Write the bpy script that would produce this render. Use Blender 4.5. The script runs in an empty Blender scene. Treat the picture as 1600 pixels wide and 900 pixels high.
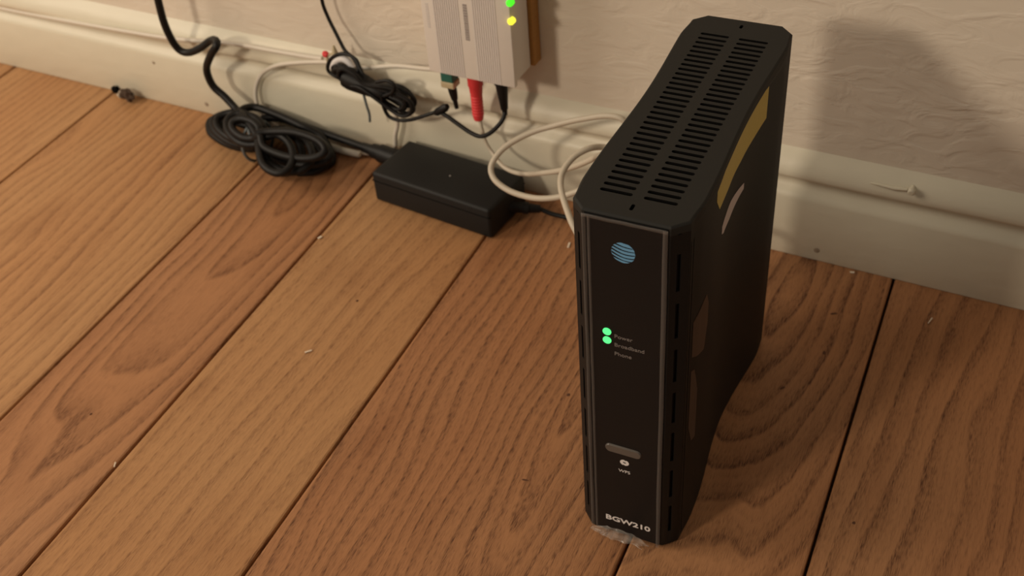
import bpy, bmesh, math, random
from mathutils import Vector, Matrix, noise
from mathutils.geometry import tessellate_polygon

C = bpy.context.scene.collection
random.seed(11)

# ---------------------------------------------------------------- camera, world, lamps, exposure
cam_data = bpy.data.cameras.new('camera')
cam = bpy.data.objects.new('camera', cam_data)
C.objects.link(cam)
cam_data.sensor_width = 36.0
cam_data.lens = 1817.34 / 1600 * 36
Rw = Matrix(((0.8920979, -0.2486153, 0.3772953),
             (0.4469684, 0.6078738, -0.6562840),
             (-0.0661857, 0.7541086, 0.6534061)))
cam.matrix_world = Matrix.Translation((0.0, -0.6736, 0.5586)) @ Rw.to_4x4()
cam_data.clip_start = 0.01
cam_data.dof.use_dof = True
cam_data.dof.focus_distance = 0.60
cam_data.dof.aperture_fstop = 13.0
bpy.context.scene.camera = cam

world = bpy.data.worlds.new('world')
bpy.context.scene.world = world
world.use_nodes = True
world.node_tree.nodes['Background'].inputs[0].default_value = (1.0, 0.85, 0.68, 1)
world.node_tree.nodes['Background'].inputs[1].default_value = 0.22


def area_lamp(name, loc, target, size, power, color):
    d = bpy.data.lights.new(name, 'AREA')
    d.shape = 'DISK'
    d.size = size
    d.energy = power
    d.color = color
    o = bpy.data.objects.new(name, d)
    C.objects.link(o)
    o.location = loc
    v = Vector(target) - Vector(loc)
    o.rotation_euler = v.to_track_quat('-Z', 'Y').to_euler()
    return o


# the room's lamp behind and left of the camera, and the broad glow of the lit room on the left
area_lamp('room_lamp', (-1.05, -1.95, 1.06), (-0.45, -0.1, 0.05), 0.25, 14.5, (1.0, 0.835, 0.645))
area_lamp('room_glow', (-1.60, -0.75, 0.95), (-0.8, -0.05, 0.0), 0.8, 11.5, (1.0, 0.84, 0.66))

vs = bpy.context.scene.view_settings
vs.view_transform = 'Standard'
vs.look = 'None'
vs.gamma = 1.0
vs.use_curve_mapping = False
vs.exposure = 0.0

# ---------------------------------------------------------------- helpers


def srgb(r, g, b):
    def f(c):
        c /= 255.0
        return c / 12.92 if c <= 0.04045 else ((c + 0.055) / 1.055) ** 2.4
    return (f(r), f(g), f(b), 1.0)


def mat(name, col, rough=0.5, metallic=0.0, bump=0.0, bscale=200.0, var=0.0, emit=None, spec=0.5, stretch=(1, 1, 1), coat=0.0):
    m = bpy.data.materials.new(name)
    m.use_nodes = True
    nt = m.node_tree
    b = nt.nodes['Principled BSDF']
    b.inputs['Roughness'].default_value = rough
    b.inputs['Metallic'].default_value = metallic
    b.inputs['Specular IOR Level'].default_value = spec
    b.inputs['Base Color'].default_value = col
    b.inputs['Coat Weight'].default_value = coat
    tc = nt.nodes.new('ShaderNodeTexCoord')
    mp = nt.nodes.new('ShaderNodeMapping')
    mp.inputs['Scale'].default_value = stretch
    nt.links.new(tc.outputs['Object'], mp.inputs[0])
    n = nt.nodes.new('ShaderNodeTexNoise')
    n.inputs['Scale'].default_value = bscale
    n.inputs['Detail'].default_value = 4
    nt.links.new(mp.outputs[0], n.inputs['Vector'])
    if var > 0:
        mx = nt.nodes.new('ShaderNodeMix')
        mx.data_type = 'RGBA'
        mx.inputs[6].default_value = tuple(c * (1 - var) for c in col[:3]) + (1,)
        mx.inputs[7].default_value = tuple(min(1, c * (1 + var)) for c in col[:3]) + (1,)
        nt.links.new(n.outputs['Fac'], mx.inputs[0])
        nt.links.new(mx.outputs[2], b.inputs['Base Color'])
    if bump > 0:
        bp = nt.nodes.new('ShaderNodeBump')
        bp.inputs['Strength'].default_value = 1.0
        bp.inputs['Distance'].default_value = bump
        nt.links.new(n.outputs['Fac'], bp.inputs['Height'])
        nt.links.new(bp.outputs[0], b.inputs['Normal'])
    if emit:
        b.inputs['Emission Color'].default_value = emit[0]
        b.inputs['Emission Strength'].default_value = emit[1]
    return m


def film_mat(name, col, alpha, rough):
    m = mat(name, col, rough)
    m.node_tree.nodes['Principled BSDF'].inputs['Alpha'].default_value = alpha
    return m


def link(name, me, m, parent=None, loc=None):
    o = bpy.data.objects.new(name, me)
    C.objects.link(o)
    if m is not None and not me.materials:
        me.materials.append(m)
    if parent is not None:
        o.parent = parent
    if loc is not None:
        o.location = loc
    return o


def obj(name, bm, m, parent=None, loc=None, smooth=False):
    bmesh.ops.recalc_face_normals(bm, faces=bm.faces[:])
    me = bpy.data.meshes.new(name)
    bm.to_mesh(me)
    bm.free()
    if smooth:
        for p in me.polygons:
            p.use_smooth = True
        try:
            me.set_sharp_from_angle(angle=math.radians(40))
        except Exception:
            pass
    return link(name, me, m, parent, loc)


def thing(name, label, cat, loc=(0, 0, 0), rotz=0.0, group=None):
    o = bpy.data.objects.new(name, None)
    o.empty_display_size = 0.02
    C.objects.link(o)
    o.location = loc
    o.rotation_euler = (0, 0, rotz)
    return tag(o, label, cat, group)


def tag(o, label, cat, group=None):
    o['label'] = label
    o['category'] = cat
    if group:
        o['group'] = group
    return o


def box(bm, x0, x1, y0, y1, z0, z1, bev=0.0, seg=2):
    r = bmesh.ops.create_cube(bm, size=1.0)
    vs_ = r['verts']
    for v in vs_:
        v.co = Vector(((x0 + x1) / 2 + v.co.x * (x1 - x0), (y0 + y1) / 2 + v.co.y * (y1 - y0), (z0 + z1) / 2 + v.co.z * (z1 - z0)))
    if bev > 0:
        es = list({e for v in vs_ for e in v.link_edges})
        bmesh.ops.bevel(bm, geom=es, offset=bev, segments=seg, profile=0.5, affect='EDGES')


def smooth_path(pts, per=8, closed=False):
    P = [Vector(p) for p in pts]
    n = len(P)
    out = []
    for i in range(n if closed else n - 1):
        if closed:
            a, b, c, d = P[(i - 1) % n], P[i], P[(i + 1) % n], P[(i + 2) % n]
        else:
            a = P[i - 1] if i > 0 else P[0] * 2 - P[1]
            b, c = P[i], P[i + 1]
            d = P[i + 2] if i + 2 < n else P[-1] * 2 - P[-2]
        for k in range(per):
            t = k / per
            out.append(0.5 * ((2 * b) + (c - a) * t + (2 * a - 5 * b + 4 * c - d) * t * t + (3 * b - a - 3 * c + d) * t ** 3))
    if not closed:
        out.append(P[-1])
    return out


def tube(bm, pts, rad, sides=10, closed=False, cap=True):
    """sweep a circle; rad is a number or a list per point"""
    n = len(pts)
    if not isinstance(rad, (list, tuple)):
        rad = [rad] * n
    rings = []
    up = None
    for i in range(n):
        if closed:
            t = (pts[(i + 1) % n] - pts[i - 1])
        else:
            t = pts[min(i + 1, n - 1)] - pts[max(i - 1, 0)]
        if t.length < 1e-9:
            t = Vector((0, 0, 1))
        t.normalize()
        if up is None:
            up = t.orthogonal().normalized()
        else:
            up = up - t * up.dot(t)
            if up.length < 1e-6:
                up = t.orthogonal()
            up.normalize()
        sd = t.cross(up)
        rings.append([bm.verts.new(pts[i] + (up * math.cos(2 * math.pi * k / sides) + sd * math.sin(2 * math.pi * k / sides)) * rad[i]) for k in range(sides)])
    m = n if closed else n - 1
    for i in range(m):
        a, b = rings[i], rings[(i + 1) % n]
        for k in range(sides):
            bm.faces.new((a[k], a[(k + 1) % sides], b[(k + 1) % sides], b[k]))
    if cap and not closed:
        bm.faces.new(list(reversed(rings[0])))
        bm.faces.new(rings[-1])


def cord(name, pts, r, m, parent=None, per=8, sides=10):
    bm = bmesh.new()
    tube(bm, smooth_path(pts, per), r, sides)
    return obj(name, bm, m, parent, smooth=True)


def profile_rod(bm, a, b, stations, sides=14):
    """round rod from a to b; stations = [(t, radius)]"""
    a, b = Vector(a), Vector(b)
    tube(bm, [a + (b - a) * t for t, _ in stations], [r for _, r in stations], sides)


def lettering(name, text, size, m, parent, loc, rot, align='LEFT', extrude=0.00008, stretch=1.0, offset=0.0, space=1.0):
    cu = bpy.data.curves.new(name + '_curve', 'FONT')
    cu.body = text
    cu.size = size
    cu.extrude = extrude
    cu.align_x = align
    cu.align_y = 'CENTER'
    cu.offset = offset
    cu.space_character = space
    cu.resolution_u = 4
    o = bpy.data.objects.new(name + '_tmp', cu)
    C.objects.link(o)
    bpy.context.view_layer.update()
    dg = bpy.context.evaluated_depsgraph_get()
    me = bpy.data.meshes.new_from_object(o.evaluated_get(dg))
    bpy.data.objects.remove(o)
    me.name = name
    me.materials.clear()
    r = link(name, me, m, parent, loc)
    r.rotation_euler = rot
    r.scale = (stretch, 1, 1)
    return r


# ---------------------------------------------------------------- materials of the room


def wood_mat(name, light, dark, x0, c0, slope, seed, freq=1.0, porec=0.6, ringc=0.6):
    m = bpy.data.materials.new(name)
    m.use_nodes = True
    nt = m.node_tree
    N, L = nt.nodes, nt.links
    b = N['Principled BSDF']

    def math_(op, a, c=None, clamp=False):
        n = N.new('ShaderNodeMath')
        n.operation = op
        n.use_clamp = clamp
        for i, s in enumerate((a, c)):
            if s is None:
                continue
            if isinstance(s, (int, float)):
                n.inputs[i].default_value = s
            else:
                L.new(s, n.inputs[i])
        return n.outputs[0]

    def noise_(vec_scale, off, detail=3, rough=0.5, dist=0.0):
        mp = N.new('ShaderNodeMapping')
        mp.inputs['Scale'].default_value = vec_scale
        mp.inputs['Location'].default_value = off
        L.new(tc.outputs['Object'], mp.inputs[0])
        n = N.new('ShaderNodeTexNoise')
        n.inputs['Scale'].default_value = 1.0
        n.inputs['Detail'].default_value = detail
        n.inputs['Roughness'].default_value = rough
        n.inputs['Distortion'].default_value = dist
        L.new(mp.outputs[0], n.inputs['Vector'])
        return n.outputs['Fac']

    tc = N.new('ShaderNodeTexCoord')
    sp = N.new('ShaderNodeSeparateXYZ')
    L.new(tc.outputs['Object'], sp.inputs[0])
    x, y = sp.outputs[0], sp.outputs[1]
    big = noise_((9, 2.6, 1), (seed, seed * 2, 0), 2)
    med = noise_((45, 10, 1), (seed * 3, seed, 4), 3)
    dx = math_('SUBTRACT', math_('ADD', x, math_('MULTIPLY', math_('SUBTRACT', big, 0.5), 0.05)), x0)
    cc = math_('ADD', math_('MULTIPLY', y, slope), c0)
    cc = math_('ADD', cc, math_('MULTIPLY', math_('SUBTRACT', big, 0.5), 0.10))
    r = math_('SQRT', math_('ADD', math_('MULTIPLY', dx, dx), math_('MULTIPLY', cc, cc)))
    r = math_('ADD', r, math_('MULTIPLY', math_('SUBTRACT', med, 0.5), 0.008))
    # annual rings: saw shaped, sharp on one side
    ph = math_('MULTIPLY', r, 115.0 * freq)
    fr = math_('FRACT', ph)
    saw = math_('POWER', fr, 2.2)
    edge = math_('MINIMUM', math_('MULTIPLY', math_('SUBTRACT', 1.0, fr), 9.0), 1.0)
    ring = math_('MULTIPLY', saw, edge, True)
    n1 = N.new('ShaderNodeTexNoise')
    n1.noise_dimensions = '1D'
    n1.inputs['Scale'].default_value = 45.0 * freq
    n1.inputs['Detail'].default_value = 2
    L.new(r, n1.inputs['W'])
    amp = math_('MULTIPLY', n1.outputs['Fac'], 1.5)
    ring = math_('MULTIPLY', ring, amp, True)
    # pores: short dark dashes along the grain
    p1 = noise_((1900, 170, 1), (seed, 0, 0), 1)
    p2 = noise_((600, 35, 1), (seed * 5, 0, 2), 2)
    p3 = noise_((160, 22, 1), (seed * 2, 0, 5), 3)
    pore = math_('MULTIPLY', math_('SUBTRACT', p1, 0.44), 5.0, True)
    fr2 = math_('FRACT', math_('MULTIPLY', math_('ADD', r, math_('MULTIPLY', math_('SUBTRACT', p3, 0.5), 0.0035)), 330.0))
    fine = math_('MULTIPLY', fr2, math_('MINIMUM', math_('MULTIPLY', math_('SUBTRACT', 1.0, fr2), 4.0), 1.0))
    pm = math_('ADD', math_('MULTIPLY', ring, 0.8), math_('MULTIPLY', fine, 0.75))
    pore = math_('MULTIPLY', pore, pm, True)
    streak = math_('MULTIPLY', math_('SUBTRACT', p2, 0.42), 1.6, True)
    broken = math_('ADD', math_('MULTIPLY', math_('SUBTRACT', p3, 0.22), 3.0, True), math_('MULTIPLY', math_('SUBTRACT', p1, 0.42), 1.2))
    f = math_('MULTIPLY', math_('MULTIPLY', ring, broken, True), ringc * 0.72)
    f = math_('ADD', f, math_('MULTIPLY', pore, porec))
    f = math_('ADD', f, math_('MULTIPLY', streak, 0.34), True)
    mx = N.new('ShaderNodeMix')
    mx.data_type = 'RGBA'
    mx.inputs[6].default_value = light
    mx.inputs[7].default_value = dark
    L.new(f, mx.inputs[0])
    # slow drift of tone, reddish patches
    drift = noise_((7, 2.5, 1), (seed * 7, 1, 0), 2)
    mx2 = N.new('ShaderNodeMix')
    mx2.data_type = 'RGBA'
    mx2.blend_type = 'MULTIPLY'
    L.new(math_('MULTIPLY', math_('SUBTRACT', drift, 0.35), 2.2, True), mx2.inputs[0])
    L.new(mx.outputs[2], mx2.inputs[6])
    mx2.inputs[7].default_value = (0.92, 0.80, 0.72, 1)
    blot = noise_((26, 9, 1), (seed * 4, 6, 0), 3)
    mx3 = N.new('ShaderNodeMix')
    mx3.data_type = 'RGBA'
    mx3.blend_type = 'MULTIPLY'
    L.new(math_('MULTIPLY', math_('SUBTRACT', blot, 0.54), 4.0, True), mx3.inputs[0])
    L.new(mx2.outputs[2], mx3.inputs[6])
    mx3.inputs[7].default_value = (0.80, 0.74, 0.70, 1)
    L.new(mx3.outputs[2], b.inputs['Base Color'])
    rr = math_('ADD', math_('MULTIPLY', f, 0.25), 0.42)
    L.new(rr, b.inputs['Roughness'])
    b.inputs['Specular IOR Level'].default_value = 0.3
    bp = N.new('ShaderNodeBump')
    bp.inputs['Distance'].default_value = 0.00025
    bp.inputs['Strength'].default_value = 0.7
    L.new(math_('MULTIPLY', f, -1.0), bp.inputs['Height'])
    L.new(bp.outputs[0], b.inputs['Normal'])
    return m


def plaster_mat():
    m = bpy.data.materials.new('painted_plaster')
    m.use_nodes = True
    nt = m.node_tree
    N, L = nt.nodes, nt.links
    b = N['Principled BSDF']
    b.inputs['Roughness'].default_value = 0.62
    b.inputs['Specular IOR Level'].default_value = 0.3
    tc = N.new('ShaderNodeTexCoord')

    def nz(sc, detail, dist, off=(0, 0, 0)):
        mp = N.new('ShaderNodeMapping')
        mp.inputs['Scale'].default_value = sc
        mp.inputs['Location'].default_value = off
        mp.inputs['Rotation'].default_value = (0, math.radians(-12), 0)
        L.new(tc.outputs['Object'], mp.inputs[0])
        n = N.new('ShaderNodeTexNoise')
        n.inputs['Scale'].default_value = 1
        n.inputs['Detail'].default_value = detail
        n.inputs['Distortion'].default_value = dist
        L.new(mp.outputs[0], n.inputs['Vector'])
        return n.outputs['Fac']
    a = nz((32, 32, 75), 3, 1.2)
    c = nz((9, 9, 14), 2, 0.4, (3, 0, 1))
    ramp = N.new('ShaderNodeValToRGB')
    ramp.color_ramp.elements[0].position = 0.40
    ramp.color_ramp.elements[1].position = 0.62
    L.new(a, ramp.inputs[0])
    mul = N.new('ShaderNodeMath')
    mul.operation = 'MULTIPLY'
    L.new(ramp.outputs[0], mul.inputs[0])
    L.new(c, mul.inputs[1])
    bp = N.new('ShaderNodeBump')
    bp.inputs['Distance'].default_value = 0.0013
    bp.inputs['Strength'].default_value = 0.55
    L.new(mul.outputs[0], bp.inputs['Height'])
    L.new(bp.outputs[0], b.inputs['Normal'])
    mx = N.new('ShaderNodeMix')
    mx.data_type = 'RGBA'
    mx.inputs[6].default_value = srgb(214, 204, 188)
    mx.inputs[7].default_value = srgb(225, 214, 198)
    L.new(c, mx.inputs[0])
    L.new(mx.outputs[2], b.inputs['Base Color'])
    return m


M_PLASTER = plaster_mat()
M_TRIM = mat('cream_gloss_paint', srgb(216, 210, 190), 0.42, bump=0.0005, bscale=38, var=0.04, stretch=(1, 1, 2.2))
M_GAP = mat('dark_floor_gap', srgb(96, 66, 42), 0.9, var=0.3, bscale=60)
M_HOLE_SHADE = mat('shaded_hole', srgb(150, 134, 114), 0.9, var=0.2)  # trim colour darkened as if in shadow, painting the hollow of the nail holes
M_BLACK = mat('black_plastic', srgb(19, 19, 19), 0.6, bump=0.00006, bscale=1600, spec=0.25)
M_PLATE = mat('charcoal_plastic', srgb(38, 38, 36), 0.7, bump=0.00005, bscale=1800, spec=0.25)
M_SLOT = mat('slot_black', srgb(12, 11, 10), 0.9, var=0.2, spec=0.1)
M_GLOSS = mat('glossy_black', srgb(17, 17, 18), 0.3, spec=0.22, var=0.1, bscale=30)
M_GREYPRINT = mat('grey_print', srgb(128, 122, 118), 0.6, var=0.05)
M_WHITEPRINT = mat('white_print', srgb(226, 222, 220), 0.6, var=0.03)
M_BLUE = mat('blue_print', srgb(100, 158, 200), 0.5, var=0.05, bscale=300)
M_FILM = film_mat('clear_film', srgb(200, 195, 190), 0.008, 0.12)
M_FILMEDGE = film_mat('clear_film_edge', srgb(190, 180, 172), 0.13, 0.3)
M_FILMTEAR = film_mat('crumpled_film', srgb(205, 198, 190), 0.25, 0.15)
M_YELLOW = mat('yellow_sticker', srgb(188, 168, 82), 0.55, var=0.08, bscale=400)
M_PALE = mat('pale_sticker', srgb(190, 178, 176), 0.5, var=0.06, bscale=300)
M_LABEL = mat('glimmer_label', srgb(52, 46, 45), 0.35, var=0.3, bscale=300, stretch=(1, 6, 0.02))  # label film, with its pale streaky glimmer put into the colour
M_BUTTON = mat('grey_button', srgb(92, 86, 80), 0.3, var=0.06)
M_GREEN = mat('green_light', srgb(60, 200, 110), 0.4, emit=((0.11, 1.0, 0.27, 1), 1.0))
M_GREEN2 = mat('lime_light', srgb(60, 200, 60), 0.4, emit=((0.08, 1.0, 0.02, 1), 1.0))
M_AMBER = mat('yellow_light', srgb(240, 230, 60), 0.4, emit=((1.0, 0.93, 0.06, 1), 1.0))
M_CORD = mat('black_cord', srgb(17, 16, 16), 0.5, bump=0.00005, bscale=900, spec=0.3)
M_BRICK = mat('brick_plastic', srgb(25, 25, 25), 0.55, bump=0.00008, bscale=1500, spec=0.3)
M_WHITECORD = mat('white_cord', srgb(214, 206, 192), 0.45, var=0.03, bscale=80)
M_GREYCORD = mat('grey_white_cord', srgb(196, 186, 168), 0.5, var=0.05, bscale=40)
M_ONT = mat('white_casing', srgb(222, 216, 208), 0.5, var=0.02)
M_ONTRIB = mat('ribbed_casing', srgb(208, 202, 198), 0.55, var=0.03)
M_RED = mat('red_boot', srgb(226, 66, 70), 0.5, var=0.06, bscale=300)
M_TEAL = mat('teal_plug', srgb(34, 96, 84), 0.5, var=0.1, bscale=300)
M_BEIGE = mat('clear_beige_plug', srgb(186, 172, 140), 0.35, var=0.1, bscale=200)
M_WOODEDGE = mat('board_edge', srgb(170, 122, 62), 0.7, var=0.15, bscale=60, stretch=(1, 1, 6))
M_METAL = mat('dull_metal', srgb(120, 112, 104), 0.4, metallic=0.8)
M_DUST = mat('brown_dust', srgb(72, 56, 44), 0.95, var=0.4, bscale=700)
M_PAPER = mat('pale_scrap', srgb(228, 212, 190), 0.8, var=0.05)
M_DENT = mat('dark_dent', srgb(92, 58, 38), 0.85, var=0.3, bscale=900)
M_TIE = mat('grey_tie', srgb(96, 104, 106), 0.4, var=0.1)
M_MARK = mat('faint_print', srgb(150, 142, 138), 0.6, var=0.1)

# ---------------------------------------------------------------- setting
bm = bmesh.new()
box(bm, -2.4, 1.5, -2.6, 0.11, -0.05, -0.013)
floor = obj('floor', bm, M_GAP)
floor['kind'] = 'structure'

TILT = -0.0455        # the boards run almost square to the wall
SEAMS = [-2.13, -1.98, -1.80, -1.67, -1.53, -1.42, -1.26, -1.135, -0.935, -0.8037, -0.6012, -0.4982, -0.3724, -0.1715, -0.0721, 0.135, 0.245, 0.39, 0.50, 0.62, 0.80, 0.95, 1.09, 1.21, 1.34]
L1, D1 = srgb(185, 141, 97), srgb(112, 74, 48)
L2, D2 = srgb(176, 128, 89), srgb(96, 62, 42)
GRAIN = {  # left seam : light, dark, x0, c0, slope, freq, pore, ring
    -0.935: (L1, D1, 0.12, 0.05, 0.05, 1.0, 0.35, 0.60),
    -0.8037: (L1, D1, -0.16, 0.06, 0.10, 0.9, 0.35, 0.70),
    -0.6012: (L2, D1, 0.005, 0.005, 0.13, 0.8, 0.40, 1.0),
    -0.4982: (L1, D1, 0.10, 0.10, 0.08, 0.8, 0.50, 0.50),
    -0.3724: (L2, D2, 0.035, 0.02, 0.16, 1.0, 0.65, 0.75),
    -0.1715: (L2, D2, -0.012, 0.005, 0.20, 0.9, 0.55, 1.0),
    -0.0721: (L2, D2, 0.02, 0.09, 0.10, 0.8, 0.55, 0.80),
}
for i in range(len(SEAMS) - 1):
    a, b_ = SEAMS[i], SEAMS[i + 1]
    w = (b_ - a) * math.cos(TILT)
    g = GRAIN.get(a)
    if g is None:
        g = (L1 if i % 2 else L2, D1 if i % 2 else D2, random.uniform(-.1, .1), random.uniform(0, .1), random.uniform(.05, .15), 1.0, 0.5, 0.45)
    m = wood_mat('oak_board_%d' % i, g[0], g[1], g[2], g[3], g[4], 3.7 * i + 1.3, g[5], g[6], g[7])
    bm = bmesh.new()
    ln = 2.62
    gap = 0.0009
    box(bm, -w / 2 + gap, w / 2 - gap, -ln, 0, -0.012, 0, 0.0015, 2)
    p = obj('plank', bm, m, floor)
    cx = (a + b_) / 2
    p.location = (cx + math.sin(TILT) * 0.009, 0.009, random.uniform(-0.0003, 0.0))
    p.rotation_euler = (0, 0, -TILT)
    p['grain'] = i

WALL_Y = 0.012
bm = bmesh.new()
box(bm, -2.4, 1.5, WALL_Y, 0.11, -0.012, 2.4)
wall = obj('wall_back', bm, M_PLASTER)
wall['kind'] = 'structure'

# skirting: flat face, rounded top edge, groove, soft cap that meets the plaster
prof = [(0.0125, -0.0), (0.0005, 0.0), (0.0, 0.0008), (0.0, 0.0500), (0.0006, 0.0526), (0.0022, 0.0548), (0.0048, 0.0572), (0.0068, 0.0600), (0.0074, 0.0630),
        (0.0050, 0.0655), (0.0018, 0.0672), (0.0010, 0.0695), (0.0016, 0.0730), (0.0036, 0.0775), (0.0066, 0.0815), (0.0100, 0.0845), (0.0125, 0.0870)]
bm = bmesh.new()
cols = []
nx = 320
for i in range(nx + 1):
    x = -2.4 + 3.9 * i / nx
    col = []
    for (y, z) in prof:
        k = min(1.0, z / 0.06)
        wob = noise.noise(Vector((x * 9, z * 60, 0.3))) * 0.0007 * k + noise.noise(Vector((x * 2.1, 5, z * 10))) * 0.0008 * k
        wz = noise.noise(Vector((x * 6, 2, 7))) * 0.0009 * k
        yy = y + wob if y < 0.012 else y
        col.append(bm.verts.new((x, yy, z + (wz if y < 0.012 else 0))))
    cols.append(col)
for i in range(nx):
    for j in range(len(prof) - 1):
        bm.faces.new((cols[i][j], cols[i + 1][j], cols[i + 1][j + 1], cols[i][j + 1]))
base = obj('baseboard_back', bm, M_TRIM, smooth=False)
for p_ in base.data.polygons:
    p_.use_smooth = True
base['kind'] = 'structure'

# centre lines of the cords, in metres
MAINS = [(-0.6884,-0.02,0.1639),(-0.6921,-0.02,0.1235),(-0.6927,-0.02,0.1014),(-0.6911,-0.018,0.0836),(-0.6872,-0.016,0.0746),(-0.6783,-0.015,0.0739),(-0.6643,-0.015,0.0809),(-0.6506,-0.014,0.0904),(-0.6391,-0.02,0.0951),(-0.6348,-0.026,0.0943),(-0.644,-0.026,0.0834),(-0.6565,-0.022,0.0658),(-0.6568,-0.02,0.0488),(-0.6457,-0.02,0.0389),(-0.6322,-0.0242,0.034),(-0.6145,-0.036,0.036),(-0.6007,-0.0456,0.036),(-0.59,-0.0528,0.034),(-0.5788,-0.0614,0.03),(-0.571,-0.0658,0.02),(-0.5583,-0.0685,0.016)]
COIL = [(-0.615,-0.0143,0.0054),(-0.6354,-0.005,0.0075),(-0.6635,-0.0043,0.0078),(-0.675,-0.0161,0.0054),(-0.6639,-0.0301,0.0023),(-0.6365,-0.0391,0.0001),(-0.6124,-0.0354,0.0007),(-0.6184,-0.0215,0.006),(-0.596,-0.043,0.0006),(-0.5646,-0.0479,-0.002),(-0.5417,-0.0401,-0.0006),(-0.5373,-0.0252,0.0035),(-0.5543,-0.0115,0.0079),(-0.5833,-0.0071,0.01),(-0.6071,-0.015,0.0086),(-0.6227,-0.016,0.008),(-0.6127,-0.0206,0.0106),(-0.627,-0.0145,0.0127),(-0.6473,-0.0141,0.013),(-0.6565,-0.022,0.0106),(-0.6495,-0.0313,0.0075),(-0.6301,-0.0373,0.0053),(-0.6121,-0.0348,0.0059),(-0.6117,-0.0299,0.0112),(-0.5937,-0.0456,0.0058),(-0.5675,-0.049,0.0032),(-0.5474,-0.0428,0.0046),(-0.5426,-0.0314,0.0087),(-0.556,-0.0214,0.0131),(-0.5801,-0.0184,0.0152),(-0.6008,-0.0246,0.0138),(-0.6119,-0.0259,0.0132),(-0.6073,-0.023,0.0158),(-0.6251,-0.0152,0.0179),(-0.6503,-0.0146,0.0182),(-0.6612,-0.0246,0.0158),(-0.652,-0.0364,0.0127),(-0.6278,-0.044,0.0105),(-0.6059,-0.0409,0.0111),(-0.6045,-0.0339,0.0164),(-0.5862,-0.0569,0.011),(-0.5657,-0.0633,0.0084),(-0.5537,-0.0568,0.0098),(-0.5549,-0.0424,0.0139),(-0.569,-0.028,0.0183),(-0.588,-0.0222,0.0204),(-0.6004,-0.0289,0.019),(-0.6099,-0.0291,0.0184),(-0.6045,-0.0316,0.021),(-0.6152,-0.0268,0.0231),(-0.6305,-0.0265,0.0234),(-0.6374,-0.0325,0.021),(-0.6322,-0.0397,0.0179),(-0.6177,-0.0444,0.0157),(-0.6042,-0.0425,0.0163),(-0.6012,-0.04,0.0216),(-0.5857,-0.0521,0.0162),(-0.5579,-0.0541,0.0136),(-0.5351,-0.0482,0.015),(-0.528,-0.0386,0.0191),(-0.5407,-0.0306,0.0235),(-0.5662,-0.0289,0.0256),(-0.5896,-0.0347,0.0242),(-0.6019,-0.0399,0.0236),(-0.5984,-0.0332,0.0262),(-0.6142,-0.0264,0.0283),(-0.6365,-0.0259,0.0286),(-0.6464,-0.0346,0.0262),(-0.6385,-0.0449,0.0231),(-0.6171,-0.0516,0.0209),(-0.5976,-0.0489,0.0215),(-0.59,-0.0499,0.0268),(-0.5755,-0.0667,0.0214),(-0.5525,-0.0718,0.0188),(-0.537,-0.0654,0.0202),(-0.5357,-0.0521,0.0243),(-0.5496,-0.0394,0.0287),(-0.5709,-0.0348,0.0308),(-0.5869,-0.0413,0.0294),(-0.5977,-0.0406,0.0288),(-0.5925,-0.0391,0.0314),(-0.6064,-0.0314,0.0335),(-0.6241,-0.0307,0.0338),(-0.6299,-0.0401,0.0314),(-0.6214,-0.0516,0.0283),(-0.6033,-0.0591,0.0261),(-0.5885,-0.0564,0.0267),(-0.5867,-0.0555,0.032),(-0.5687,-0.0767,0.0266),(-0.5528,-0.082,0.024),(-0.5436,-0.0768,0.0254),(-0.5447,-0.0651,0.0295),(-0.5557,-0.0536,0.0339),(-0.5704,-0.049,0.036),(-0.5798,-0.0542,0.0346),(-0.5889,-0.0512,0.034),(-0.5903,-0.0472,0.0366),(-0.5989,-0.0435,0.0387),(-0.6114,-0.0432,0.039),(-0.6174,-0.048,0.0366),(-0.6135,-0.0536,0.0335),(-0.6018,-0.0573,0.0313),(-0.5905,-0.0559,0.0319),(-0.5816,-0.0575,0.0372),(-0.5736,-0.064,0.0318),(-0.5491,-0.0649,0.0292),(-0.5279,-0.0601,0.0306),(-0.5203,-0.0531,0.0347),(-0.5305,-0.0476,0.0391),(-0.553,-0.047,0.0412),(-0.5746,-0.0516,0.0398),(-0.5843,-0.0563,0.0392)]
MAINS_OUT = [(-0.6118,-0.0279,0.02),(-0.6117,-0.016,0.022),(-0.5966,-0.0103,0.022),(-0.5719,-0.0084,0.018),(-0.5449,-0.0097,0.016),(-0.5232,-0.0113,0.015),(-0.5061,-0.0139,0.015)]
MAINS_OUT2 = [(-0.6214,-0.0372,0.03),(-0.6271,-0.0233,0.032),(-0.6214,-0.0112,0.03),(-0.6014,-0.0112,0.028),(-0.5725,-0.0153,0.024),(-0.5539,-0.0153,0.018),(-0.5406,-0.0235,0.012),(-0.5348,-0.0373,0.008),(-0.5407,-0.0485,0.006),(-0.5525,-0.0551,0.006)]
TIE = [(-0.6028,-0.0393,0.02)]
PLUG_IN = [(-0.5103,-0.0135,0.015),(-0.5005,-0.0148,0.015),(-0.4898,-0.0157,0.015),(-0.4818,-0.0166,0.015)]
ADOUT = [(-0.3691,-0.0266,0.014),(-0.3431,-0.0276,0.008),(-0.3311,-0.0252,0.004),(-0.3162,-0.024,0.003),(-0.2964,-0.0197,0.003),(-0.2789,0.0094,0.003),(-0.2546,0.0372,0.003)]
THIN_IN = [(-0.534,0.0,0.1676),(-0.5367,0.0,0.1401),(-0.5337,0.0,0.125),(-0.5278,-0.002,0.1147),(-0.523,-0.004,0.1074),(-0.5179,-0.006,0.1014),(-0.508,-0.01,0.0986),(-0.5023,-0.014,0.0926),(-0.5033,-0.018,0.0865),(-0.5007,-0.02,0.0805)]
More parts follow.
